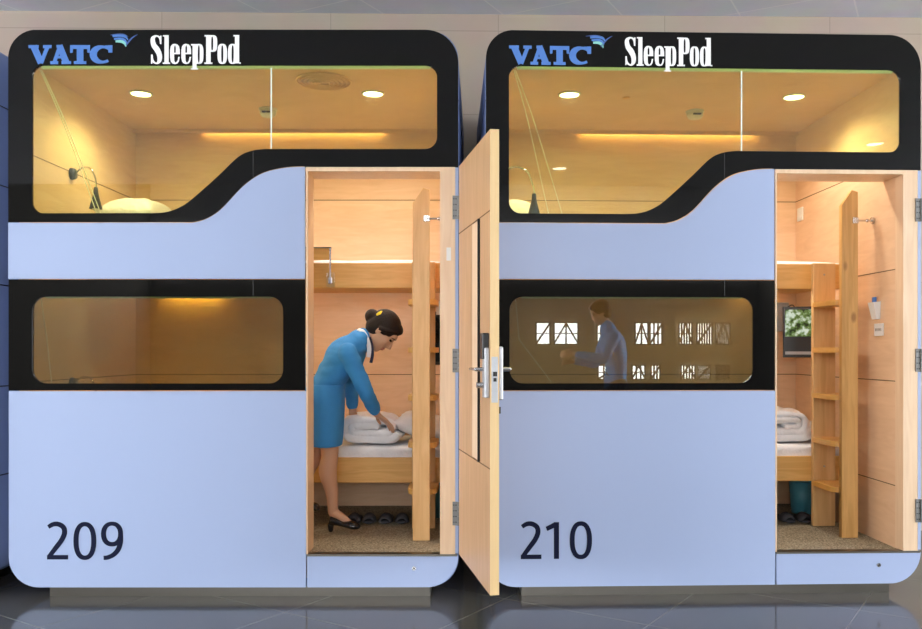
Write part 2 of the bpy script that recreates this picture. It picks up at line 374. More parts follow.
def make_pod(mtx, number, text_dx, full=True):
    pod = empty('sleep_pod'); pod.matrix_world = mtx
    pod.location = mtx.translation; pod.rotation_euler = mtx.to_euler(); pod.scale = mtx.to_scale()
    outer = shell_mesh(None)
    inner = [(.04,.10),(.04,2.86),(W-.075,2.86),(W-.075,.10)]
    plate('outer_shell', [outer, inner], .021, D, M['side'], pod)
    # seams round the side
    for z in (FZ(98), FZ(180), FZ(283), FZ(388), FZ(480)):
        BX('side_seam', M['dark'], pod, W-.001, W+.002, .05, D-.02, z-.003, z+.003); BX('side_seam', M['dark'], pod, -.002, .001, .05, D-.02, z-.003, z+.003)
    bm = bmesh.new(); box(bm, .195, 2.22, .05, D-.15, 0, .0598)
    build('plinth', bm, M['steel'], pod)
    if not full:
        plate('front_fascia', [outer], 0, .02, M['panel'], pod)
        return pod
    # lining
    BX('rear_lining', M['maple'], pod, .042, W-.08, 1.45, 1.50, .20, 2.85)
    BX('side_lining', M['maple'], pod, .042, .095, .03, 1.45, .20, 2.85)
    BX('side_lining', M['maple'], pod, 2.276, 2.294, .03, 1.45, .20, 2.85)
    BX('ceiling_lining', M['maple'], pod, .06, 2.276, .03, 1.449, 2.83, 2.85)
    BX('cabin_floor', M['maple'], pod, .042, 2.294, .03, 1.449, .102, .20)
    bm = bmesh.new()
    for z in (2.35, 1.75, 1.14, .57):
        box(bm, .06, 2.276, 1.4485, 1.4505, z-.0025, z+.0025)
        box(bm, .0945, .0965, .03, 1.449, z-.0025, z+.0025)
        box(bm, 2.2745, 2.2765, .03, 1.449, z-.0025, z+.0025)
    build('panel_groove', bm, M['groove'], pod)
    BX('light_cove', M['maple'], pod, .096, 2.274, 1.396, 1.408, 2.805, 2.8295)
    # front: black upper band with its window
    top = F([(8,222.5)] + [(8, 58)] + [(8+28-28*math.cos(math.radians(t)), 58-28*math.sin(math.radians(t))) for t in range(5,91,8)]
            + [(XR-33+33*math.sin(math.radians(t)), 63-33*math.cos(math.radians(t))) for t in range(0,91,8)] + [(XR,63),(XR,167.4),(304.5,167.4)] + scurve()[::-1])
    win = F([(43.5,65.5),(425,65.5)] + [(425+12*math.sin(math.radians(t)), 77.5-12*math.cos(math.radians(t))) for t in range(10,91,10)]
            + [(437,137.4)] + [(425+12*math.cos(math.radians(t)), 137.4+12*math.sin(math.radians(t))) for t in range(10,91,10)]
            + [(p.x,p.y) for p in smooth_path([(273,149.4,0),(262,149.6,0),(250,151.6,0),(238,157.4,0),(221,173.5,0),(204,189,0),(188,202.6,0),(176,209.4,0),(164,212.8,0),(150,213.6,0)], 4)]
            + [(43.5,213.6)] + [(43.5-12*math.sin(math.radians(t)), 201.6+12*math.cos(math.radians(t))) for t in range(10,91,10)]
            + [(31.5,77.5)] + [(43.5-12*math.cos(math.radians(t)), 77.5-12*math.sin(math.radians(t))) for t in range(10,90,10)])
    up = plate('upper_black_band', [top, win], 0, .02, M['black'], pod)
    plate('window_pane', [win], .006, .010, M['glass'], up)
    BX('window_track', M['rail'], up, FX(40), FX(430), .011, .03, FZ(68), FZ(65.2))
    BX('glass_joint', M['rail'], up, FX(270.4), FX(271.6), .003, .0058, FZ(149), FZ(68))
    BX('band_joint', M['dark'], up, FX(252.8), FX(253.4), -.001, .004, FZ(177.5), FZ(151.2))
    lay('blue_lettering', g_V()+g_A()+g_T()+g_C(), M['letter_blue'], up, dx=text_dx+(3.5 if number=='210' else 0))
    sp = g_S()+g_l(164.4)+glyph_e(170)+glyph_e(181.3)+g_p(191.2)+g_P(204.6)+g_ring(217.6,227,44.4,64.4,3.6,1.4)+g_d(228)
    lay('white_lettering', sp, M['letter_white'], up, dx=text_dx)
    wg = [ribbon([(113,36.6),(120,36),(125.5,37),(128.5,40.5)], [2.0,2.4,2.4,.8], 4), ribbon([(114.4,39.4),(121,39),(125.2,40.6),(127,43.6)], [1.8,2.2,2.2,.8], 4)]
    lay('winged_emblem', [[w] for w in wg], M['letter_blue'], up, dx=text_dx+(2 if number=='210' else -.5))
    lay('winged_emblem', [[ribbon([(116,41.8),(121.5,41.8),(125,43.6),(126.4,47)], [2.0,2.8,2.6,.8], 4)]], M['logo_teal'], up, dx=text_dx+(2 if number=='210' else -.5))
    lay('winged_emblem', [[ribbon([(126,45.5),(129.5,41),(133,37.6),(137.5,35)], [1.4,1.6,1.1,.3], 4)], [ribbon([(110.5,35.4),(118,34.6),(124,35),(128,37)], [.4,1.0,1.0,.3], 4)]], M['logo_navy'], up, dx=text_dx)
    # blue upper panel
    plate('upper_blue_panel', [F([(8,223.2)] + scurve(.3,.9) + [(304.8,279.2),(8,279.2)])], 0, .02, M['panel'], pod)
    mid = plate('lower_black_band', [F([(8.4,280),(305,280),(305,391),(8.4,391)]), rrect(FX(32), FX(283), FZ(384), FZ(297), 14/190)], 0, .02, M['black'], pod)
    plate('window_pane', [rrect(FX(32), FX(283), FZ(384), FZ(297), 14/190)], .006, .010, M['glass2'], mid)
    BX('band_joint', M['dark'], mid, FX(252.8), FX(253.4), -.001, .004, FZ(296), FZ(280.4)); BX('window_track', M['rail'], mid, FX(44), FX(272), .011, .03, FZ(298.6), FZ(296.8))
    low = plate('lower_blue_panel', [F([(8.6,391.8),(305.8,391.8),(305.8,588)] + [(38.6-30*math.sin(math.radians(t)), 558+30*math.cos(math.radians(t))) for t in range(0,91,9)])], 0, .02, M['panel'], pod)
    if number == '209': sh = digit2(47) + digit0(73.4) + digit9(101)
    else: sh = digit2(47) + digit1(72.4) + digit0(97)
    lay('pod_number', sh, M['digit'], low, dx=(-3.5 if number=='210' else 0))
    sill = plate('sill_panel', [F([(307.2,557),(XR,557),(XR,556.5)] + [(XR-32+32*math.cos(math.radians(t)), 556+32*math.sin(math.radians(t))) for t in range(3,91,9)] + [(307.2,588)])], 0, .02, M['panel'], pod)
    bm = bmesh.new(); cyl(bm, (FX(414), -.004, FZ(569)), (FX(414), .003, FZ(569)), .011)
    lk = build('keyhole', bm, M['chrome'], sill); bm = bmesh.new(); cyl(bm, (FX(414), -.0055, FZ(569)), (FX(414), -.003, FZ(569)), .005); build('keyway', bm, M['dark'], sill)
    BX('threshold', M['steel'], pod, FX(307), FX(457), -.004, .05, .224, .2345)
    BX('edge_trim', M['panel'], pod, FX(455.4), FX(XR), 0, .0215, .24, FZ(168))
    # door frame
    BX('jamb', M['jamb'], pod, FX(306.1), FX(307.6), .0005, .165, .234, 2.275)
    BX('jamb', M['jamb'], pod, FX(440), FX(455.2), .001, .085, .234, 2.275)
    BX('header', M['jamb'], pod, FX(307.6), FX(440), .001, .22, FZ(171.5), 2.275)
    BX('front_lining', M['maple'], pod, .06, 2.276, .0215, .03, .05+.15, .21)
    return pod

DOOR_W = .783
def hinge(bm, x, z):
    box(bm, x-.016, x-.002, -.004, .002, z-.06, z+.06)
    cyl(bm, (x, -.008, z-.062), (x, -.008, z+.062), .0055, seg=12)
def make_door(pod, ang):
    hx = XR
    d = bpy.data.objects.new('door', None); COL.objects.link(d); d.parent = pod
    return d

# ------------------------------------------------------------------ build the pods
M209 = pod_matrix(-2.616, 0, 0)
M210 = pod_matrix(-.100, 0, 2.0) @ Matrix.Diagonal((.984,1,1,1))
M208 = pod_matrix(-2.616-.13-W, 0, -1.0)
pod209 = make_pod(M209, '209', 0)
tag(pod209, 'pale blue two-level sleep pod numbered 209 with black window bands', 'sleep pod', 'numbered sleep pods')
pod210 = make_pod(M210, '210', -.5)
tag(pod210, 'pale blue two-level sleep pod numbered 210, right of the open wooden door', 'sleep pod', 'numbered sleep pods')
pod208 = make_pod(M208, '', 0, full=False)
tag(pod208, 'dark blue side of the next pod, at the far left edge of the photo', 'sleep pod')

def hinges(pod):
    for z in (FZ(208), FZ(361), FZ(514)):
        bm = bmesh.new(); x = FX(XR)
        box(bm, x-.030, x-.002, -.005, .0, z-.062, z+.062)
        bs = []
        for dz in (-.045,-.015,.015,.045):
            for dx in (-.022,-.011): bs.append((x-.001+dx, z+dz))
        for k in range(5): cyl(bm, (x+.002, -.009, z-.062+k*.025), (x+.002, -.009, z-.039+k*.025), .0065, seg=12)
        h_ = build('hinge', bm, M['hinge'], pod)
        for sx_, sz_ in bs:
            bm = bmesh.new(); cyl(bm, (sx_, -.0064, sz_), (sx_, -.004, sz_), .0036, seg=10); build('screw', bm, M['dark'], h_)
hinges(pod209); hinges(pod210)

# open door of pod 209 (a part of the pod, hinged on its right edge)
hx = FX(XR)+.004; ang = math.radians(-78.6)
def dl(u, v, z):  # door coordinates: u along the leaf from the hinge, v thickness to the right
    c, s = math.cos(ang), math.sin(ang)
    return V((hx + u*c - v*s, -.012 + u*s + v*c, z))
def dbox(bm, u0,u1,v0,v1,z0,z1, bev=0):
    b2 = bmesh.new(); box(b2, u0,u1,v0,v1,z0,z1,bev)
    me = bpy.data.meshes.new('t'); 
    for v in b2.verts: v.co = dl(v.co.x, v.co.y, v.co.z)
    b2.to_mesh(me); b2.free(); bm.from_mesh(me); bpy.data.meshes.remove(me)
DT = .04
bm = bmesh.new(); z0, z1 = .238, 2.275
# leaf with a slot cut out for the glass slit
dbox(bm, 0,.40,0,DT,z0,z1); dbox(bm, .56,DOOR_W-.004,0,DT,z0,z1); dbox(bm,.40,.56,0,DT,z0,.79); dbox(bm,.40,.56,0,DT,1.92,z1)
door = build('door', bm, M['doorwood'], pod209)
bm = bmesh.new(); dbox(bm, DOOR_W-.004, DOOR_W, 0, DT, z0, z1); build('edge_lipping', bm, M['dooredge'], door)
for z in (.79, 1.92):
    bm = bmesh.new(); dbox(bm, 0, DOOR_W-.004, -.0008, .001, z-.003, z+.003); build('leaf_groove', bm, M['groove'], door)
bm = bmesh.new(); dbox(bm,.40,.53,-.006,DT+.006,.80,1.91); build('slit_frame', bm, M['jamb'], door)
bm = bmesh.new(); dbox(bm,.53,.56,.012,.018,.79,1.92); build('slit_glass', bm, M['clear'], door)
bm = bmesh.new(); dbox(bm,.53,.535,-.007,.012,.79,1.92); build('slit_bead', bm, M['dark'], door)
# lock
bm = bmesh.new(); dbox(bm, DOOR_W-.001, DOOR_W+.003, .006, .034, 1.08, 1.28, .001); lk = build('strike_plate', bm, M['silver'], door)
bm = bmesh.new(); dbox(bm, DOOR_W+.001, DOOR_W+.010, .012, .020, 1.195, 1.215); dbox(bm, DOOR_W+.001, DOOR_W+.010, .021, .029, 1.195, 1.215); dbox(bm, DOOR_W+.001, DOOR_W+.008, .014, .027, 1.172, 1.188)
build('latch', bm, M['dark'], door)
bm = bmesh.new(); dbox(bm, .715, .772, -.022, -.001, 1.10, 1.32, .004); dbox(bm, .715,.772, DT+.001, DT+.022, 1.09, 1.325, .006); lock = build('lock_body', bm, M['silver'], door)
bm = bmesh.new(); dbox(bm, .70, .765, -.030, -.001, 1.27, 1.385, .004); build('card_reader', bm, M['dark'], door)
for s, v0 in ((-1, -.022), (1, DT+.022)):
    bm = bmesh.new(); a = dl(.745, v0, 1.225); b = dl(.745, v0+s*.035, 1.225); cyl(bm, a, b, .009, seg=14)
    capsule(bm, b, dl(.745-.11, v0+s*.038, 1.225), .008, .007, seg=12)
    build('lever_handle', bm, M['chrome'], door)
bm = bmesh.new(); cyl(bm, dl(.74,-.020,1.155), dl(.74,-.052,1.155), .013, seg=16); build('thumb_turn', bm, M['chrome'], door)
bm = bmesh.new(); dbox(bm, .735,.765, DT+.001, DT+.012, 1.03, 1.06,.002); build('key_cover', bm, M['dark'], door)
# small plate on the jamb
BX('door_sensor', M['white'], pod209, FX(446.5), FX(451), -.003, .001, FZ(261), FZ(248))

# ------------------------------------------------------------------ inside the pods
BF = .69   # front of the bunks
def rounded(name, m, parent, x0,x1,y0,y1,z0,z1, r=.03, amp=.004, seed=0, sub=26):
    """soft slab (mattress/pillow) centred on its own coordinates, lightly creased"""
    bm = bmesh.new()
    nx, ny, nz = sub, max(6, int(sub*(y1-y0)/(x1-x0))), 6
    nx = max(nx, 8)
    hx, hy, hz = (x1-x0)/2, (y1-y0)/2, (z1-z0)/2
    bmesh.ops.create_cube(bm, size=2)
    bmesh.ops.subdivide_edges(bm, edges=bm.edges, cuts=14, use_grid_fill=True)
    for v in bm.verts:
        p = V((v.co.x*hx, v.co.y*hy, v.co.z*hz)); q = V((max(-hx+r, min(hx-r, p.x)), max(-hy+r, min(hy-r, p.y)), max(-hz+r, min(hz-r, p.z))))
        d = p-q
        if d.length > 1e-6: p = q + d.normalized()*r
        nn = noise.noise(V((p.x*7+seed, p.y*7, p.z*7)))*amp + noise.noise(V((p.x*22+seed, p.y*22, p.z*22)))*amp*.4
        p += d.normalized()*nn if d.length > 1e-6 else V((0,0,nn))
        v.co = p + V(((x0+x1)/2, (y0+y1)/2, (z0+z1)/2))
    return build(name, bm, m, parent, smooth=True)
def pillow_mesh(hx, hy, hz, seed):
    bm = bmesh.new(); bmesh.ops.create_cube(bm, size=2); bmesh.ops.subdivide_edges(bm, edges=bm.edges, cuts=13, use_grid_fill=True)
    for v in bm.verts:
        x, y, z = v.co
        k = (1-abs(x)**3.2)*(1-abs(y)**3.2); k = max(0, k)**.5
        px = x*hx*(1-.08*(1-abs(y)**2)*0 - .06*y*y*0); 
        v.co = V((x*hx*(1-.05*(1-y*y)), y*hy*(1-.06*(1-x*x)), z*hz*(.08+.92*k)))
        v.co += V((0,0,1))*noise.noise(V((x*3+seed, y*3, z)))*.012*k
    return bm
def pillow(pod, p, rz, rx, label, seed, size=(.30,.19,.075), group='pillows'):
    bm = pillow_mesh(*size, seed)
    R = Matrix.Rotation(rx, 4, 'X')
    for v in bm.verts: v.co = R @ v.co
    mn = min(v.co.z for v in bm.verts)
    for v in bm.verts: v.co.z -= mn
    o = build('pillow', bm, M['linen'], None, True); place(o, pod, p, rz); tag(o, label, 'pillow', group); return o
def folded_duvet(pod, p, label, w=.20, h=.085, turns=2.1, dep=.40, rz=0, seed=0, group='duvets'):
    """a duvet rolled up on itself: thick spiral sheet, seen end-on from the aisle"""
    bm = bmesh.new(); th = h/(turns+.15)*1.02; n = 84
    cen = []
    for i in range(n+1):
        t = i/n; a = PI*2*turns*t + PI*(1.9-2*turns); r_ = th*.30 + (h-th*.80)*t; c_ = (w-h)*(.75+.25*t)
        ca = math.cos(a); x = c_*math.tanh(ca*3.2) + r_*ca; z = math.sin(a)*r_*(1+.10*math.cos(a*2))
        cen.append((x, z))
    # tail lying on the mattress
    lx, lz = cen[-1]
    ny = 15
    def prof(y, side):
        out = []
        for i, (x, z) in enumerate(cen):
            a = V(cen[max(i-1,0)]); b = V(cen[min(i+1,len(cen)-1)]); d = (b-a).normalized(); nn = V((-d.y, d.x))
            e = math.sqrt(max(0, 1-abs(y)**5)); tt = th*.5*(.45+.55*e)
            nz = noise.noise(V((x*9+seed, y*2.2, z*9)))*.022 + (.5-abs(noise.noise(V((x*19+seed, y*4, z*19)))))*.022 + noise.noise(V((x*42+seed, y*9, z*42)))*.010
            q = V((x, z)) + nn*side*(tt+nz*.6)
            out.append(q)
        return out
    grid = []
    ny = 27
    for j in range(ny):
        y = -1 + 2*j/(ny-1)
        A = prof(y, 1); B = prof(y, -1)
        loop = A + B[::-1]
        grid.append([bm.verts.new(V((q.x + .012*noise.noise(V((y*2+seed,3,1))), y*dep/2 + .01*noise.noise(V((q.x*12, q.y*12, seed))), q.y))) for q in loop])
    m = len(grid[0])
    for a, b in zip(grid, grid[1:]):
        for k in range(m): bm.faces.new((a[k], a[(k+1)%m], b[(k+1)%m], b[k]))
    for g in (grid[0], grid[-1]):
        for k in range(m//2-1): bm.faces.new((g[k], g[k+1], g[m-2-k], g[m-1-k]))
    mn = min(v.co.z for v in bm.verts)
    for v in bm.verts: v.co.z -= mn
    o = build('duvet', bm, M['linen'], None, True)
    s = o.modifiers.new('sub', 'SUBSURF'); s.levels = 1; s.render_levels = 1
    place(o, pod, p, rz); tag(o, label, 'duvet', group); return o

def bunk(mtx, tagname, rail):
    b = empty('bunk_bed'); place(b, mtx, (0,0,0))
    tag(b, tagname, 'bunk bed', 'built-in bunk beds')
    for nm, za, zb in (('upper_frame', 1.685, 1.838), ('lower_frame', .505, .657)):
        bm = bmesh.new(); box(bm, .096, 2.274, BF, BF+.03, za, zb, .004); box(bm, .096, 2.274, BF+.03, 1.447, za+.02, za+.05)
        build(nm, bm, M['bunk'], b)
    cx = 2.152 if rail else 2.138
    bm = bmesh.new(); box(bm, cx-.078, cx+.062, BF-.034, BF-.001, .234, 1.84, .004); build('rear_post', bm, M['post'], b)
    # front post, corner cut at the top left
    pts = [(cx-.046,.234),(cx+.046,.234),(cx+.046,2.215),(cx+.012,2.225),(cx-.046,2.14)]
    plate('front_post', [pts], .335, .372, M['knotty'] if not rail else M['post'], b, .002)
    for z in (1.585, 1.31, 1.035, .765, .50):
        bm = bmesh.new()
        # tread with rounded front corners
        lo = [(cx-.085, BF-.036),(cx-.085,.46)] + [(cx-.085+.045*(1-math.cos(math.radians(t))), .46-.085*math.sin(math.radians(t))) for t in (30,60,90)] + [(cx+.04,.375)] + [(cx+.04+.045*math.sin(math.radians(t)), .46-.085*math.cos(math.radians(t))) for t in (0,30,60,90)] + [(cx+.085,BF-.036)]
        a = [bm.verts.new((x,y,z-.015)) for x,y in lo]; c = [bm.verts.new((x,y,z+.015)) for x,y in lo]
        bm.faces.new(a); bm.faces.new(c)
        for i in range(len(lo)): j=(i+1)%len(lo); bm.faces.new((a[i],a[j],c[j],c[i]))
        build('ladder_step', bm, M['bunk'], b)
    bm = bmesh.new(); box(bm, cx+.014, cx+.048, .325,.334, 2.035,2.07,.002); cyl(bm, (cx+.03,.33,2.052),(2.272,.33,2.052),.006,seg=12); cyl(bm, (2.262,.33,2.052),(2.274,.33,2.052),.02,seg=16); ell(bm,(cx+.10,.33,2.052),(.011,.011,.011))
    build('wall_bracket', bm, M['chrome'], b)
    for z in (1.77, .60): bm = bmesh.new(); cyl(bm, (cx-.01,BF-.037,z),(cx-.01,BF-.033,z),.006,seg=12); build('bolt', bm, M['chrome'], b)
    if rail:
        bm = bmesh.new(); box(bm, .096, 1.580, BF-.001-.018, BF-.001, 1.855, 1.925, .003); r = build('guard_rail', bm, M['bunk'], b)
        bm = bmesh.new(); box(bm, .096, 1.584, BF-.022, BF, 1.926, 1.932); build('rail_cap', bm, M['steel'], r)
        bm = bmesh.new(); box(bm, 1.555,1.605,BF-.012,BF-.002,1.69,1.78,.002); build('bracket_plate', bm, M['clear'], b)
        bm = bmesh.new(); box(bm, 1.575,1.584,BF-.022,BF-.012,1.72,1.93); box(bm,1.568,1.592,BF-.026,BF-.010,1.71,1.75,.003); build('rail_bracket', bm, M['chrome'], b)
    return b
POD = {209: M209, 210: M210}
for num, mtx in POD.items():
    t = 'pod %d' % num
    bunk(mtx, 'honey wood bunk bed with ladder fitted inside %s' % t, num == 209)
    c = BX('carpet', M['carpet'], None, 0, 2.176, 0, 1.415, 0, .030); place(c, mtx, (.0965,.031,.2005)); tag(c, 'speckled beige carpet on the floor of %s' % t, 'carpet', 'pod carpets')
    for lv, z0_, z1_ in (('upper', 1.737, 1.862), ('lower', .557, .722)):
        mo = rounded('mattress', M['linen'], None, -1.083,1.083,0,.72,0,z1_-z0_, .03, .006, num+z0_)
        place(mo, mtx, (1.186, BF+.035 if lv=='upper' else BF+.033, z0_)); tag(mo, 'white sheeted mattress on the %s bunk of %s' % (lv, t), 'mattress', 'bunk mattresses')
    # bedding
    if num == 209:
        folded_duvet(mtx, (1.806, .95, .722), 'rolled white duvet under the attendant\'s hands', w=.205, h=.106, seed=2, turns=1.75)
        pillow(mtx, (2.13, 1.08, .722), PI/2, .25, 'white pillow on the lower bunk behind the ladder of pod 209', 3)
        folded_duvet(mtx, (.335, 1.05, 1.862), 'rolled white duvet on the upper bunk of pod 209', w=.22, h=.12, seed=9, dep=.5)
        pillow(mtx, (.275, 1.05, 2.085), 0, .08, 'white pillow beside the reading lamp in the upper window of pod 209', 5, (.17,.24,.095))
    else:
        folded_duvet(mtx, (1.93, .98, .722), 'rolled white duvet on the lower bunk beside the ladder of pod 210', w=.21, h=.125, seed=6, turns=2.2)
        pillow(mtx, (2.16, 1.16, .722), PI/2, .5, 'white pillow behind the ladder on the lower bunk of pod 210', 8, (.25,.10,.06))
        pillow(mtx, (.22, 1.00, 2.06), .0, .08, 'white pillow in the upper window of pod 210, lower left corner', 12, (.14,.24,.10))
        folded_duvet(mtx, (.29, 1.00, 1.862), 'rolled white duvet beneath the pillow in the upper window of pod 210', w=.22, h=.09, seed=11, dep=.5)
    # ceiling fittings
    for side, lx in (('left', .478+(.05 if num==210 else 0)), ('right', 1.851+(.05 if num==210 else 0))):
        cl = empty('downlight'); place(cl, mtx, (lx, .565, 2.829))
        bm = bmesh.new(); torus(bm, (0,0,-.002), .062, .007, seg=36); build('trim_ring', bm, M['white'], cl, True)
        bm = bmesh.new(); cyl(bm, (0,0,-.004), (0,0,-.0005), .056, seg=32); build('lens', bm, M['lamp_bulb'], cl)
        tag(cl, 'glowing round downlight on the %s of the ceiling of pod %d' % (side, num), 'ceiling light', 'pod downlights')
        L = bpy.data.lights.new('spot', 'SPOT'); L.energy = 43; L.color = (1,.91,.78); L.spot_size = math.radians(155); L.spot_blend = .6; L.shadow_soft_size = .05
        lo = bpy.data.objects.new('lamp_beam', L); COL.objects.link(lo); lo.parent = cl; lo.location = (0,0,-.02)
    sd = empty('smoke_detector'); place(sd, mtx, (1.148 if num==209 else 1.39, .90, 2.83))
    bm = bmesh.new(); tube(bm, [(0,0,0),(0,0,-.012)], [.058,.058], 28); build('mounting_base', bm, M['white'], sd)
    bm = bmesh.new(); tube(bm, [(0,0,-.012),(0,0,-.03),(0,0,-.048),(0,0,-.055)], [.05,.052,.040,.015], 28); build('sensor_head', bm, M['white'], sd, True)
    bm = bmesh.new(); box(bm, -.025,.025,-.0535,-.045,-.036,-.026); build('sensor_slot', bm, M['dark'], sd)
    tag(sd, 'white smoke detector under the ceiling of pod %d' % num, 'smoke detector', 'smoke detectors')
    if num == 209:
        vt = empty('ceiling_vent'); place(vt, mtx, (1.602, .33, 2.829))
        for k in range(6):
            bm = bmesh.new(); torus(bm, (0,0,-.004-.002*k), .15-.024*k, .006, seg=40); build('vent_ring', bm, M['maple'], vt, True)
        tag(vt, 'round wood-toned ceiling vent of concentric rings in pod 209', 'vent')
    else:
        bm = bmesh.new(); cyl(bm, (0,0,0),(0,0,-.006),.022,seg=20); o = build('ceiling_disc', bm, M['bunk'], None); place(o, mtx, (.885,.62,2.829)); tag(o, 'small brown round disc on the ceiling of pod 210', 'ceiling disc')
    # led strips
    o = BX('light_strip', M['led'], None, -.62, .62, 0, .008, -.012, 0); place(o, mtx, (1.20 if num==209 else 1.36, 1.409, 2.829)); tag(o, 'glowing warm light strip along the rear ceiling edge of pod %d' % num, 'light strip', 'ceiling light strips')
    if num == 209:
        o = BX('light_strip', M['led2'], None, -.20, .20, -.015, 0, -.012, 0); place(o, mtx, (.50, 1.40, 1.704)); tag(o, 'amber light strip below the upper bunk behind the lower window of pod 209', 'light strip')
    else:
        o = BX('light_strip', M['led'], None, -.14, .14, -.015, 0, -.012, 0); place(o, mtx, (1.95, 1.40, 1.704)); tag(o, 'light strip below the upper bunk above the television of pod 210', 'light strip')
    o = BX('under_bunk_light', M['under'], None, -.50, .50, 0, .014, -.009, 0); place(o, mtx, (1.68, BF+.033, 1.7035)); tag(o, 'thin warm light strip under the front edge of the upper bunk of pod %d' % num, 'light strip', 'under-bunk light strips')
    # reading lamp
    for lv in (('upper','lower') if num == 209 else ('upper',)):
        rl = empty('reading_lamp'); place(rl, mtx, (.0955, .505, 2.34 if lv=='upper' else 1.115) if num == 209 else (.0955, .36, 2.30))
        bm = bmesh.new(); cyl(bm, (0,0,0),(.022,0,0),.036,.030,seg=24); build('lamp_base', bm, M['dark'], rl, True)
        bm = bmesh.new(); P = smooth_path([(.02,0,0),(.06,0,.035),(.11,.0,.03),(.14,0,-.03),(.142,0,-.08)] if num == 209 else [(.02,0,0),(.07,0,.05),(.15,0,.03),(.19,0,-.06),(.195,0,-.10)], 6); tube(bm, P, .005, 10); build('gooseneck', bm, M['chrome'], rl, True)
        e = P[-1]; bm = bmesh.new(); tube(bm, [e, e+V((0,0,-.03)), e+V((0,0,-.05)), e+V((0,0,-.125))], [.012,.014,.018,.037], 24); build('lamp_shade', bm, M['dark'], rl, True)
        bm = bmesh.new(); ell(bm, e+V((0,0,-.12)), (.022,.022,.018)); build('bulb', bm, M['white'], rl, True)
        tag(rl, ('black gooseneck reading lamp on the left wall of pod 209, behind the %s window' % lv if num == 209 else 'black gooseneck reading lamp in the lower left of the upper window of pod 210'), 'lamp', 'reading lamps')
        if lv == 'lower':
            L = bpy.data.lights.new('glow','POINT'); L.energy = 9; L.color = (1,.60,.18); L.shadow_soft_size = .02
            lo = bpy.data.objects.new('lamp_glow', L); COL.objects.link(lo); lo.parent = rl; lo.location = e+V((0,0,-.15))
    # blind cords behind the upper window
    for k in range(2):
        bm = bmesh.new(); x0 = FX(36.5+1.5*k); x1 = FX((94,98)[k]) if num==209 else FX((72,86)[k])
        tube(bm, smooth_path([(x0,.035,FZ(68)),(x0*.62+x1*.38+.004,.037,FZ(120)),(x1,.04,FZ(214.5))], 6), .0026, 6)
        o = build('blind_cord', bm, M['cord'], None); place(o, mtx, (0,0,0))
        tag(o, 'thin pale slanting cord behind the upper window of %s pod, %s of its pair' % ('the left' if num==209 else 'the right', ('left','right')[k]), 'cord', 'upper window cords')
    bm = bmesh.new(); tube(bm, [(FX(38),.03,FZ(298)),(FX(42),.05,FZ(340)),(FX(44 if num==209 else 76),.08,FZ(384))], .0025, 6)
    o = build('blind_cord', bm, M['cord'], None); place(o, mtx, (0,0,0)); tag(o, 'pale cord behind the lower window of the %s' % ('left pod, nearly upright' if num==209 else 'right pod, slanting over the mirrored hall'), 'cord')
    # slippers and bin under the bed
    def slipper(x, y, label, rz):
        s = empty('slipper'); place(s, mtx, (x, y, .2325), rz)
        bm = bmesh.new()
        P = [(0,-.12,.012),(0,-.07,.012),(0,0,.012),(0,.07,.012),(0,.125,.012)]
        tube(bm, P, [.022,.036,.034,.043,.020], 18, [.30]*5, side=(1,0,0)); build('sole', bm, M['slip'], s, True)
        bm = bmesh.new(); rings = []
        for j, (yy, ww, hh) in enumerate(((-.0,.038,.030),(.03,.043,.05),(.07,.045,.048),(.11,.034,.030))):
            rings.append([bm.verts.new((ww*math.cos(a), yy, .010+hh*math.sin(a))) for a in (PI*k/10 for k in range(11))])
        for a, c2 in zip(rings, rings[1:]):
            for k in range(10): bm.faces.new((a[k],a[k+1],c2[k+1],c2[k]))
        o = build('upper', bm, M['slip'], s, True); so = o.modifiers.new('s','SOLIDIFY'); so.thickness = .005
        tag(s, label, 'slipper', 'slippers under the bunk of pod %d' % num)
    if num == 209:
        names = ['leftmost', 'second from left', 'third from left', 'rightmost']
        for k, x in enumerate((1.70,1.79,1.90,1.995)): slipper(x, .90, 'dark slipper under the lower bunk of pod 209, %s of four' % names[k], PI + (.06 if k%2 else -.04))
    else:
        for k, x in enumerate((1.95,2.06)): slipper(x, .86, 'dark slipper by the teal bin under the bunk of pod 210, %s of two' % ('left','right')[k], PI+.04)
    bn = empty('waste_bin'); place(bn, mtx, (2.185 if num == 209 else 2.18, 1.06 if num==209 else 1.10, .2325))
    bm = bmesh.new(); tube(bm, [(0,0,0),(0,0,.22)], [.072,.088], 4+24); build('bin_body', bm, M['teal'], bn, True)
    bm = bmesh.new(); torus(bm, (0,0,.22), .090, .008, seg=36); build('rim', bm, M['teal'], bn, True)
    tag(bn, 'teal plastic bin under the lower bunk of pod %d' % num, 'bin', 'teal bins')
    # television on a swing arm at the right-hand end wall
    tv = empty('television'); place(tv, mtx, (2.175, 1.16, 1.43) if num==210 else (2.205, .98, 1.385), -.25)
    TW = .065 if num == 209 else .098
    bm = bmesh.new(); box(bm, -TW,TW,-.012,.012,-.17,.17,.004); build('casing', bm, M['dark'], tv)
    ms = bpy.data.materials.get('tv_mottle')
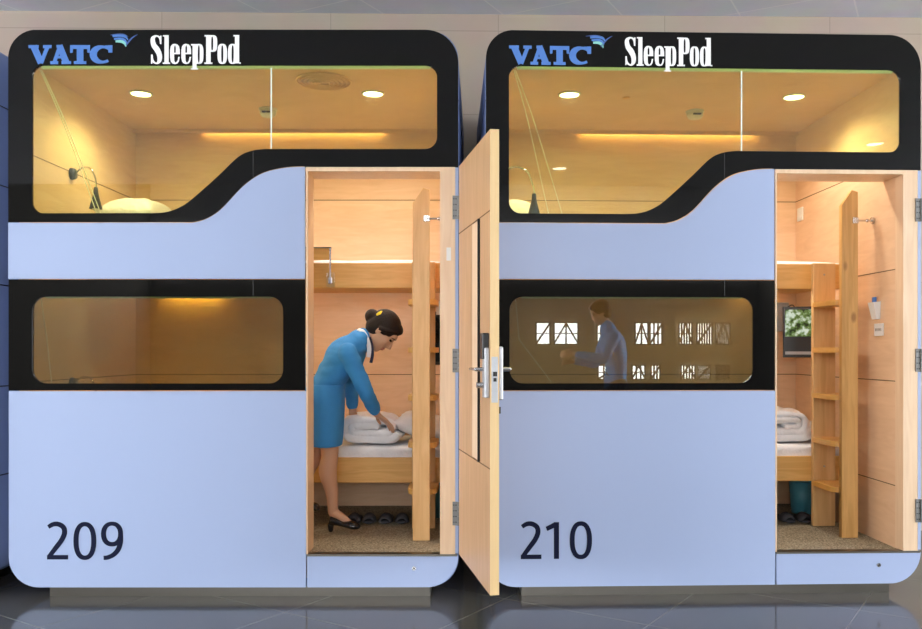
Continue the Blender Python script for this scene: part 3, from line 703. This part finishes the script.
    if not ms:
        ms = bpy.data.materials.new('tv_mottle'); ms.use_nodes = True; nt = ms.node_tree; b_ = nt.nodes['Principled BSDF']; b_.inputs['Base Color'].default_value = (.01,.01,.01,1); b_.inputs['Roughness'].default_value=.1
        n_ = nt.nodes.new('ShaderNodeTexNoise'); n_.inputs['Scale'].default_value = 28; n_.inputs['Detail'].default_value = 5
        tc = nt.nodes.new('ShaderNodeTexCoord'); nt.links.new(tc.outputs['Object'], n_.inputs['Vector'])
        r_ = nt.nodes.new('ShaderNodeValToRGB'); el = r_.color_ramp.elements; el[0].position=.38; el[0].color=(.015,.03,.012,1); el[1].position=.62; el[1].color=(.75,.85,.7,1); k_=el.new(.5); k_.color=(.16,.27,.07,1)  # mottled green and white noise for the screen
        nt.links.new(n_.outputs['Fac'], r_.inputs['Fac']); nt.links.new(r_.outputs['Color'], b_.inputs['Emission Color']); b_.inputs['Emission Strength'].default_value = .8
    if num == 210:
        BX('screen', ms, tv, -.085,.085,-.0135,-.0115,-.03,.15)
        BX('screen_border', M['cable_grey'], tv, -.085,.085,-.0135,-.0115,-.15,-.13)
    else:
        BX('screen', M['black'], tv, -.055,.055,-.0135,-.0115,-.15,.15)
    bm = bmesh.new(); box(bm, .01,.06,.012,.028,-.02,.02,.002); build('swing_arm', bm, M['steel'], tv)
    tag(tv, 'black wall television %s' % ('with a mottled green screen, left of the ladder in pod 210' if num==210 else 'half hidden just right of the ladder in pod 209'), 'television', 'bunk televisions')
    if num == 210:
        jb = empty('junction_box'); place(jb, mtx, (2.12, 1.40, 1.44)); 
        BX('box_body', M['cable_grey'], jb, -.075,.075,-.03,.048,0,.20,.006)
        bm = bmesh.new()
        for k in range(3): tube(bm, smooth_path([(.05,-.034,.16-.03*k),(.09,-.05,.18-.03*k),(.12,-.04,.14-.03*k),(.13,.0,.08-.02*k)],5), .004, 8)
        build('cable', bm, M['dark'], jb, True)
        tag(jb, 'grey wall box with black cables left of the television of pod 210', 'wall box')
        sw = empty('wall_switch'); place(sw, mtx, (2.2755, 1.36, 2.25)); BX('switch_plate', M['white'], sw, -.008,0,-.045,.045,-.045,.045,.002); BX('rocker', M['white'], sw, -.011,-.008,-.015,.015,-.025,.025,.001)
        tag(sw, 'square white switch high on the right wall of pod 210', 'switch')
        ot = empty('wall_outlet'); place(ot, mtx, (2.2755, .26, 1.425)); BX('outlet_plate', M['white'], ot, -.008,0,-.048,.048,-.035,.035,.002)
        bm = bmesh.new()
        for yy in (-.03,-.015,.0,.015,.03): box(bm, -.0088,-.0078, yy-.002,yy+.002, -.008,.008)
        build('socket_slot', bm, M['dark'], ot); tag(ot, 'white socket plate on the right wall of pod 210, below the white holder', 'socket')
        ph = empty('wall_holder'); place(ph, mtx, (2.2755, .28, 1.485))
        bm = bmesh.new()
        a=[bm.verts.new(q) for q in ((0,-.026,0),(-.022,-.026,0),(-.022,.026,0),(0,.026,0))]; c=[bm.verts.new(q) for q in ((0,-.034,.10),(-.042,-.034,.095),(-.042,.034,.095),(0,.034,.10))]
        bm.faces.new(a); bm.faces.new(c)
        for i in range(4): j=(i+1)%4; bm.faces.new((a[i],a[j],c[j],c[i]))
        build('holder_body', bm, M['white'], ph); BX('handset', M['letter_blue'], ph, -.03,-.012,-.012,.012,.07,.125,.003)
        tag(ph, 'white tapered wall holder with a blue item, right of the ladder in pod 210', 'wall holder')
# paper notice by the TV in 209
o = BX('paper_notice', M['white'], None, -.04,0,-.0006,.0006,-.08,0); place(o, M209, (2.262, .60, 1.60), -.2); tag(o, 'white paper sheet on the wall above the television of pod 209', 'notice')

# ------------------------------------------------------------------ people
def hand(bm, wrist, d, pn, thumb_dir, L=.17, curl=.25, spread=.12):
    """palm + 5 fingers. d: wrist->fingers, pn: direction the palm faces, thumb_dir: side of the thumb"""
    wrist = V(wrist); d = V(d).normalized(); pn = (V(pn) - d*V(pn).dot(d)).normalized(); s = (V(thumb_dir) - d*V(thumb_dir).dot(d) - pn*V(thumb_dir).dot(pn)).normalized()
    pl = L*.52; r = .0078*L/.17
    tube(bm, [wrist-d*.02, wrist, wrist+d*pl*.35, wrist+d*pl*.8, wrist+d*pl*1.02], [.026,.027,.036,.041,.036], 16, [.7,.62,.42,.36,.30], side=tuple(s))
    lens = [.86, .97, .90, .72]
    for i, f in enumerate(lens):
        off = (1.5-i)*.0195*L/.17
        base = wrist + d*pl*.88 + s*off
        dd = (d + s*spread*(1.5-i)*.5).normalized(); cur = base; seg = L*.5*f; a = 0
        pts = [base-d*.015]
        for k, q in enumerate((.45,.32,.23)):
            a += curl*(.8 if k == 0 else 1.0)
            cur = cur + (dd*math.cos(a) + pn*math.sin(a))*seg*q; pts.append(cur)
        limb(bm, pts, [r*1.1, r*1.05, r*.95, r*.8], 10)
    tb = wrist + d*pl*.22 + s*.022
    t1 = tb + (d*.55+s*.75+pn*.25).normalized()*L*.2; t2 = t1 + (d*.85+s*.35+pn*.3).normalized()*L*.17; t3 = t2 + (d+pn*.3).normalized()*L*.11
    limb(bm, [tb-s*.012, t1, t2, t3], [r*1.6, r*1.3, r*1.15, r*.9], 10)

def head(bm, c, f, u, k=1.0):
    c, f, u = V(c), V(f).normalized(), V(u); u = (u - f*u.dot(f)).normalized(); s = f.cross(u)
    A = (f, s, u); P = lambda a, b, d_: c + f*a*k + s*b*k + u*d_*k
    ell(bm, P(-.012,0,.025), (.092*k,.074*k,.085*k), A)
    ell(bm, P(.022,0,-.025), (.066*k,.061*k,.082*k), A)
    ell(bm, P(.045,0,-.075), (.036*k,.036*k,.030*k), A)      # jaw/chin
    ell(bm, P(.064,0,-.094), (.016*k,.018*k,.014*k), A)
    ell(bm, P(.062,0,.035), (.024*k,.050*k,.026*k), A)       # brow
    ell(bm, P(.052,.032,-.022), (.026*k,.022*k,.024*k), A); ell(bm, P(.052,-.032,-.022), (.026*k,.022*k,.024*k), A)  # cheeks
    tube(bm, [P(.078,0,.018), P(.092,0,-.004), P(.106,0,-.026), P(.088,0,-.036)], [.006*k,.008*k,.0105*k,.008*k], 12)   # nose
    ell(bm, P(.086,.012,-.030), (.009*k,.007*k,.006*k), A); ell(bm, P(.086,-.012,-.030), (.009*k,.007*k,.006*k), A)
    ell(bm, P(.078,0,-.054), (.012*k,.022*k,.006*k), A); ell(bm, P(.076,0,-.066), (.012*k,.019*k,.007*k), A)
    for sg in (1,-1):
        ell(bm, P(-.008,sg*.076,-.008), (.015*k,.006*k,.028*k), A)
    return P, A
def person(name, label, cat, J, voxel=.0045, male=False, trousers=False, hat=False, k=1.0):
    base = V(J['base']); root = empty(name); root.location = base; tag(root, label, cat)
    def fin(nm, bm, m, par=root, vox=None, it=3, smooth=True):
        for v in bm.verts: v.co -= base
        o = build(nm, bm, m, par, smooth)
        if vox: remesh(o, vox, it)
        return o
    sd = V(J['side'])       # from the near shoulder to the far one
    # --- body: one skin
    bm = bmesh.new()
    P, A = head(bm, J['head'], J['face'], J['up'], k)
    tube(bm, [J['neck']-V((0,0,.03)), J['neck'], V(J['neck']).lerp(V(J['head']), .35), V(J['head'])-V(A[2])*.05*k-V(A[0])*.02], [.06,.05,.045,.048], 18)
    tor = J['torso']; limb(bm, [t[0] for t in tor], [t[1]*.86 for t in tor], 24, flat=.62, side=tuple(sd))
    for a in J['arms']: 
        limb(bm, [a['sh'], V(a['sh']).lerp(V(a['el']),.5), a['el'], V(a['el']).lerp(V(a['wr']),.35), a['wr']], [.043*k,.036*k,.031*k,.032*k,.022*k], 16)
        hand(bm, a['wr'], a['hd'], a['pn'], a['th'], .178*k, a.get('curl',.25))
    for l in J['legs']:
        h, kn, an, toe = V(l['hip']), V(l['knee']), V(l['ank']), V(l['toe'])
        calf = kn.lerp(an, .3) + V(l.get('back',(0,0,0)))*.018
        limb(bm, [h, h.lerp(kn,.5), kn, calf, kn.lerp(an,.68), an], [.080*k,.068*k,.050*k,.053*k,.036*k,.030*k], 20)
        limb(bm, [an, an.lerp(toe,.40)+V((0,0,.006)), an.lerp(toe,.85)+V((0,0,.004))], [.030*k,.025*k,.014*k], 14)
    body = fin('body', bm, M['skin'], vox=voxel, it=4)
    # --- face details
    bm = bmesh.new()
    for sg in (1,-1): ell(bm, P(.0755,sg*.030,.008), (.010*k,.013*k,.0065*k), A)
    fin('eye', bm, M['eye'])
    bm = bmesh.new()
    for sg in (1,-1): tube(bm, [P(.082,sg*.014,.026), P(.082,sg*.032,.031), P(.070,sg*.050,.024)], [.002,.003,.0015], 8)
    fin('eyebrow', bm, M['hair'])
    bm = bmesh.new(); ell(bm, P(.081,0,-.0545), (.0115*k,.021*k,.0052*k), A); ell(bm, P(.079,0,-.0655), (.0115*k,.018*k,.006*k), A); fin('lips', bm, M['lip'])
    # --- hair
    bm = bmesh.new()
    ell(bm, P(-.022,0,.038), (.099*k,.085*k,.088*k), A, 28, 18)
    ell(bm, P(-.045,0,-.005), (.070*k,.076*k,.075*k), A, 28, 18)
    ell(bm, P(.028,0,.078), (.052*k,.062*k,.034*k), A, 24, 14)
    for sg in (1,-1): tube(bm, [P(.060,sg*.040,.066), P(.040,sg*.066,.045), P(.012,sg*.076,.022), P(-.02,sg*.078,.0)], [.012,.014,.016,.014], 12)
    if not male: 
        ell(bm, P(*J['bun']), (.043,.047,.043), A, 24, 16); torus(bm, P(*J['bun']), .026, .020, (A[1], A[2], A[0]), 24, 10)
    fin('hair', bm, M['hair'], vox=.0045, it=2)
    if not male:
        bm = bmesh.new(); c = P(*J['tie'])
        for q in range(9):
            a = 2*PI*q/9; ell(bm, c + A[2]*.016*math.cos(a) + A[1]*.030*math.sin(a), (.014,.014,.013), A, 12, 8)
        fin('hair_tie', bm, M['yellow'], vox=.004, it=1)
    # --- jacket
    bm = bmesh.new()
    limb(bm, [t[0] for t in tor], [t[1] for t in tor], 28, flat=[.66]*((len(tor)-1)*6+1+6), side=tuple(sd))
    for a in J['arms']:
        sh, el_, wr = V(a['sh']), V(a['el']), V(a['wr']); cuff = el_.lerp(wr, a.get('cuff', .86))
        limb(bm, [sh, sh.lerp(el_,.5), el_, el_.lerp(wr,.4), cuff], [.058*k,.051*k,.046*k,.044*k,.037*k], 20)
    o = fin('jacket', bm, M['uniform'], vox=.006, it=5)
    nor = [v.normal.copy() for v in o.data.vertices]; cos = [v.co.copy() for v in o.data.vertices]; flat_ = []
    for p, vn in zip(cos, nor):
        n1 = noise.noise(p*16)*.0045 + noise.noise(V((p.x*9, p.y*9, p.z*34)))*.004
        flat_.extend(p + vn*n1)
    o.data.vertices.foreach_set('co', flat_); o.data.update()
    # collar and scarf
    n0 = V(J['neck']); cd = (V(J['head'])-n0).normalized()
    s2 = sd.normalized(); ff = cd.cross(s2); 
    bm = bmesh.new(); tube(bm, [n0-cd*.012, n0+cd*.012, n0+cd*.034], [.068,.060,.054], 24, .95, side=tuple(s2), cap=False)
    o = fin('collar', bm, M['linen']); so = o.modifiers.new('s','SOLIDIFY'); so.thickness = .004
    bm = bmesh.new(); g = V(J['front']).normalized()
    for sg in (1,-1): tube(bm, [n0+cd*.012+g*.048+s2*sg*.020, n0-cd*.03+g*.072+s2*sg*.018, n0-cd*.09+g*.092+s2*sg*.004], [.010,.013,.004], 10, .4, side=tuple(s2))
    fin('shirt_lapel', bm, M['linen'])
    bm = bmesh.new(); tube(bm, [n0+cd*.008+g*.060, n0-cd*.03+g*.084, n0-cd*.12+g*.104, n0-cd*.17+g*.112], [.012,.011,.014,.010], 10, .4, side=tuple(s2))
    fin('scarf', bm, M['navy'])
    for nm2, mm, path, rr_ in J.get('strips', []):
        bm = bmesh.new(); tube(bm, smooth_path(path, 5), rr_, 10, .35, side=J.get('strip_side', (1,0,.2))); fin(nm2, bm, M[mm])
    # --- skirt or trousers
    bm = bmesh.new()
    if trousers:
        for l in J['legs']:
            h, kn, an = V(l['hip']), V(l['knee']), V(l['ank']); limb(bm, [h, kn, an-V((0,0,.01))], [.098*k,.070*k,.055*k], 20)
        t = tor[0]; limb(bm, [t[0]-V((0,0,.06)), t[0]+V((0,0,.03))], [t[1]*.95, t[1]*.95], 24, flat=.66, side=tuple(sd))
        fin('trousers', bm, M['navy'], vox=.008, it=4)
    else:
        sk = J['skirt']; rr = []; n = 40
        for c, a, b in sk:
            rr.append([bm.verts.new(V(c) + s2*a*math.cos(t) + V((1,0,0))*b*math.sin(t)) for t in (2*PI*i/n for i in range(n))])
        for a, b in zip(rr, rr[1:]):
            for i in range(n): bm.faces.new((a[i],a[(i+1)%n],b[(i+1)%n],b[i]))
        o = fin('skirt', bm, M['uniform']); so = o.modifiers.new('s','SOLIDIFY'); so.thickness = .006; so.offset = 1
        sb = o.modifiers.new('b','SUBSURF'); sb.levels = 1; sb.render_levels = 2
    # --- shoes
    for l in J['legs']:
        an, toe = V(l['ank']), V(l['toe']); d = (toe-an); hl = V(l['heel']); dn = V(l.get('down',(0,0,-1))).normalized()
        fd = (toe-hl).normalized(); sdv = fd.cross(dn).normalized()
        bm = bmesh.new()
        hz = .0 if trousers else .0
        # upper: open pump
        pth = [hl + dn*-.022, hl.lerp(toe,.25)-dn*.020, hl.lerp(toe,.5)-dn*.014, hl.lerp(toe,.75)-dn*.016, toe - dn*.014, toe+fd*.022-dn*.008]
        tube(bm, smooth_pts(pth), smooth_rad([.030,.036,.038,.043,.037,.014]), 20, smooth_rad([1.0,.70,.48,.55,.58,.5]), side=tuple(sdv))
        if not trousers:
            hb = hl+fd*.004; tube(bm, [hb-dn*.012, hb+dn*.018, hb+dn*.0548], [.024,.017,.014], 14)
        o = fin('shoe', bm, M['shoe'])
        sb = o.modifiers.new('b','SUBSURF'); sb.levels = 1; sb.render_levels = 1
    return root
def smooth_pts(p): return smooth_path([tuple(q) for q in p], 4)
def smooth_rad(r):
    _, R = catmull([(i,0,0,q) for i, q in enumerate(r)], 4); return R

nrm = lambda *a: V(a).normalized()
att = dict(
    base=(-1.03,.58,.2305), side=nrm(-.10,1,.02), front=nrm(.80,.05,-.60),
    head=(-.726,.583,1.420), face=nrm(.57,-.07,-.81), up=nrm(.82,0,.57), neck=V((-.845,.59,1.375)),
    bun=(-.112,.006,.000), tie=(-.088,.026,.046),
    torso=[(V((-1.075,.585,1.045)), .150), (V((-1.05,.585,1.12)), .135), (V((-1.00,.588,1.205)), .150), (V((-.945,.59,1.285)), .165), (V((-.885,.59,1.345)), .115)],
    arms=[dict(sh=(-.915,.445,1.295), el=(-.822,.50,1.075), wr=(-.772,.655,.925), hd=(.66,.45,-.60), pn=(-.45,-.2,-.85), th=(-.6,.75,0), curl=.20, cuff=.80),
          dict(sh=(-.900,.735,1.315), el=(-.948,.80,1.10), wr=(-.938,.81,.915), hd=(.05,.30,-.90), pn=(.4,-.3,-.8), th=(.5,-.8,0), curl=.3, cuff=.66)],
    legs=[dict(hip=(-1.06,.50,.99), knee=(-1.03,.52,.70), ank=(-1.018,.555,.352), toe=(-.876,.525,.262), heel=(-1.035,.555,.286), back=(-1,0,0)),
          dict(hip=(-1.10,.66,.99), knee=(-1.12,.625,.70), ank=(-1.205,.47,.475), toe=(-1.10,.455,.385), heel=(-1.235,.475,.415), down=(-.2,0,-.97), back=(-1,0,0))],
    skirt=[(V((-1.065,.585,1.11)),.150,.105), (V((-1.075,.585,1.04)),.175,.118), (V((-1.08,.585,.95)),.182,.122), (V((-1.072,.585,.85)),.172,.108), (V((-1.066,.585,.745)),.160,.094)],
)
att['strips'] = [('blouse_collar', 'linen', [(-.868,.553,1.432),(-.838,.528,1.418),(-.812,.520,1.372),(-.800,.524,1.318),(-.806,.534,1.268)], .013),
                 ('neck_ribbon', 'navy', [(-.800,.535,1.385),(-.788,.530,1.345),(-.782,.532,1.285),(-.792,.540,1.235)], .009)]
pp = person('person', 'person in a blue skirt suit bending over the lower bunk, hands on a white duvet', 'person', att, voxel=.0042)
pp.location.x += .018
def rig(x, y, s=1):
    return None
px, py = 1.55, -4.45
oth = dict(
    base=(px+.05,py,0), side=nrm(0,1,0), front=nrm(-1,0,0),
    head=(px-.10,py,1.70), face=nrm(-.9,0,-.42), up=nrm(-.4,0,.9), neck=V((px-.03,py,1.54)), bun=(-.1,0,.03), tie=(-.07,0,.05),
    torso=[(V((px+.06,py,.98)), .175), (V((px+.07,py,1.12)), .165), (V((px+.05,py,1.27)), .19), (V((px+.02,py,1.40)), .20), (V((px-.01,py,1.50)), .13)],
    arms=[dict(sh=(px,py-.20,1.44), el=(px-.10,py-.24,1.17), wr=(px-.36,py-.16,1.19), hd=(-1,.3,0), pn=(0,.8,-.4), th=(0,0,1), curl=.4),
          dict(sh=(px,py+.20,1.44), el=(px-.12,py+.26,1.22), wr=(px-.40,py+.14,1.27), hd=(-1,-.3,0), pn=(0,-.8,-.4), th=(0,0,1), curl=.4)],
    legs=[dict(hip=(px+.07,py-.10,.93), knee=(px+.05,py-.11,.50), ank=(px+.08,py-.12,.09), toe=(px-.07,py-.13,.035), heel=(px+.10,py-.12,.035), back=(1,0,0)),
          dict(hip=(px+.07,py+.10,.93), knee=(px+.05,py+.11,.50), ank=(px+.08,py+.12,.09), toe=(px-.07,py+.13,.035), heel=(px+.10,py+.12,.035), back=(1,0,0))],
)
person('person', 'person in a blue jacket facing left, mirrored in the lower window of pod 210', 'person', oth, voxel=.008, male=True, trousers=True, k=1.08)

# ------------------------------------------------------------------ the hall
def slab(name, m, x0,x1,y0,y1,z0,z1, label=None, cat=None):
    o = BX(name, m, None, x0,x1,y0,y1,z0,z1); return struct(o)
slab('floor', M['floor'], -11,11,-24,2.2,-.1,0)
slab('ceiling', M['ceil'], -11,11,-8,2.2,3.72,3.8)
slab('ceiling', M['ceil'], -11.2,11.2,-24.2,-8,6.9,7.0)
slab('reflection_slab_1', M['ceil'], -11,11,-24,-23.97,5.5,6.9)  # unseen pale slab added to soften an edge in the glass reflections
slab('wall_upper', M['hallwall'], -11.2,11.2,-8.1,-8,3.8,6.9)
w = slab('wall_back', M['stone'], -12,12,0,.15,0,3.75); w.location = (0,1.66,0); w.rotation_euler = (0,0,math.radians(1.1))
slab('wall_left', M['hallwall'], -11.2,-11,-24,2.0,0,6.9)
slab('wall_right', M['hallwall'], 11,11.2,-24,2.0,0,6.9)
slab('wall_front', M['hallwall'], -11,11,-24.2,-24,0,6.9)
def add_fill_window(name, side):  # made-up side windows, out of view, acting as soft fill light
    x = 10.99*side
    e = empty(name); e.location = (x, -5.5, 0); struct(e)
    BX('pane', M['side_fill'], e, -.03*side if side>0 else .0, 0 if side>0 else .03, -4.5, 4.5, .35, 3.35)
    bm = bmesh.new()
    for k in range(7): y = -4.5+k*1.5; box(bm, -.06,.06, y-.04,y+.04,.30,3.40)
    for z in (.32, 3.38, 2.4): box(bm, -.06,.06,-4.5,4.5,z-.03,z+.03)
    build('window_frame', bm, M['mullion'], e)
add_fill_window('window_1', -1); add_fill_window('window_2', 1)
# bright windows on the far side of the hall, mirrored in the pod glass
def far_window(i, x0, x1, z0_, z1_, bars):
    e = empty('window_%d' % i); e.location = ((x0+x1)/2, -23.97, z0_); struct(e)
    h = (x1-x0)/2; H = z1_-z0_
    BX('pane', M['hallglow'], e, -h, h, 0, .01, 0, H)
    bm = bmesh.new(); box(bm, -h-.04, h+.04, .01,.06,-.04,.0); box(bm, -h-.04,h+.04,.01,.06,H,H+.04)
    for k in range(bars+1):
        xx = -h + 2*h*k/bars; box(bm, xx-.025,xx+.025,.01,.05,0,H)
    box(bm, -h,h,.01,.04,H*.5-.015,H*.5+.015)
    if i % 2: tube(bm, [(-h,.05,0),(h,.05,H)], .035, 6)
    else: tube(bm, [(h,.05,0),(0,.05,H)], .03, 6); tube(bm, [(-h,.05,0),(0,.05,H)], .03, 6)
    build('window_frame', bm, M['mullion'], e)
def refl_x(p):   # where the view over facade point p (drawing unit) lands on the far wall
    th = math.radians(2.0); d = V(((p-480)/866, 1)); n = V((math.sin(th), -math.cos(th))); o = V((-.1316,-4.56))
    t = (V((-.1,0))-o).dot(n)/d.dot(n); h = o+d*t; r = d-2*d.dot(n)*n; s = (-23.95-h.y)/r.y
    return h.x + r.x*s
k = 3
for a, b, bars in ((536,550,1),(554,578,2),(597,614,2),(635,648,2),(650,662,3),(679,692,5),(697,712,6),(716,730,7)):
    xa, xb = sorted((refl_x(a), refl_x(b)))
    far_window(k, xa, xb, 1.52, 2.20, bars); k += 1
for a, b, bars in ((598,621,4),(632,645,3),(651,660,3),(681,695,5),(698,710,6),(716,729,7)):
    xa, xb = sorted((refl_x(a), refl_x(b)))
    far_window(k, xa, xb, .35, .78, bars); k += 1

def hall_lamp(x, y, label):
    h = empty('recessed_downlight'); h.location = (x, y, 3.719); tag(h, label, 'ceiling light', 'hall downlights')
    bm = bmesh.new(); torus(bm, (0,0,-.004), .10, .010, seg=36); build('trim_ring', bm, M['white'], h, True)
    bm = bmesh.new(); cyl(bm, (0,0,-.006), (0,0,-.001), .09, seg=32); build('lens', bm, M['hall_lamp'], h)
hall_lamp(1.40,-6.8,'hall downlight mirrored low in the upper window of pod 210')
hall_lamp(4.85,-5.2,'hall downlight mirrored at the right of the upper window of pod 210')
e = empty('window_%d' % k + ''); e.location = (0,-23.97,3.8); struct(e)  # unseen window band added high up to light the pods from ahead
BX('pane', M['high_fill'], e, -10.9, 10.9, 0, .02, 0, 1.6)
bm = bmesh.new()
for k in range(16): x = -10.9+k*21.8/15; box(bm, x-.05,x+.05,.02,.08,0,1.6)
for z in (-.04,.78,1.6): box(bm, -10.9,10.9,.02,.08,z,z+.06)
build('window_frame', bm, M['mullion'], e)
# ------------------------------------------------------------------ light, camera
wd = bpy.data.worlds.new('World'); sc.world = wd; wd.use_nodes = True
wd.node_tree.nodes['Background'].inputs['Color'].default_value = (.5,.55,.6,1); wd.node_tree.nodes['Background'].inputs['Strength'].default_value = .3
cd = bpy.data.cameras.new('camera'); cam = bpy.data.objects.new('camera', cd); COL.objects.link(cam)
cam.location = (-.1316,-4.56,1.31); cam.rotation_euler = (PI/2,0,0)
cd.sensor_width = 36; cd.sensor_fit = 'HORIZONTAL'; cd.lens = 866/922*36
cd.shift_x = -19/922; cd.shift_y = 35.5/922; cd.clip_start = .05
sc.camera = cam
sc.view_settings.view_transform = 'Standard'; sc.view_settings.look = 'None'; sc.view_settings.gamma = 1; sc.view_settings.use_curve_mapping = False
sc.view_settings.exposure = 0.0
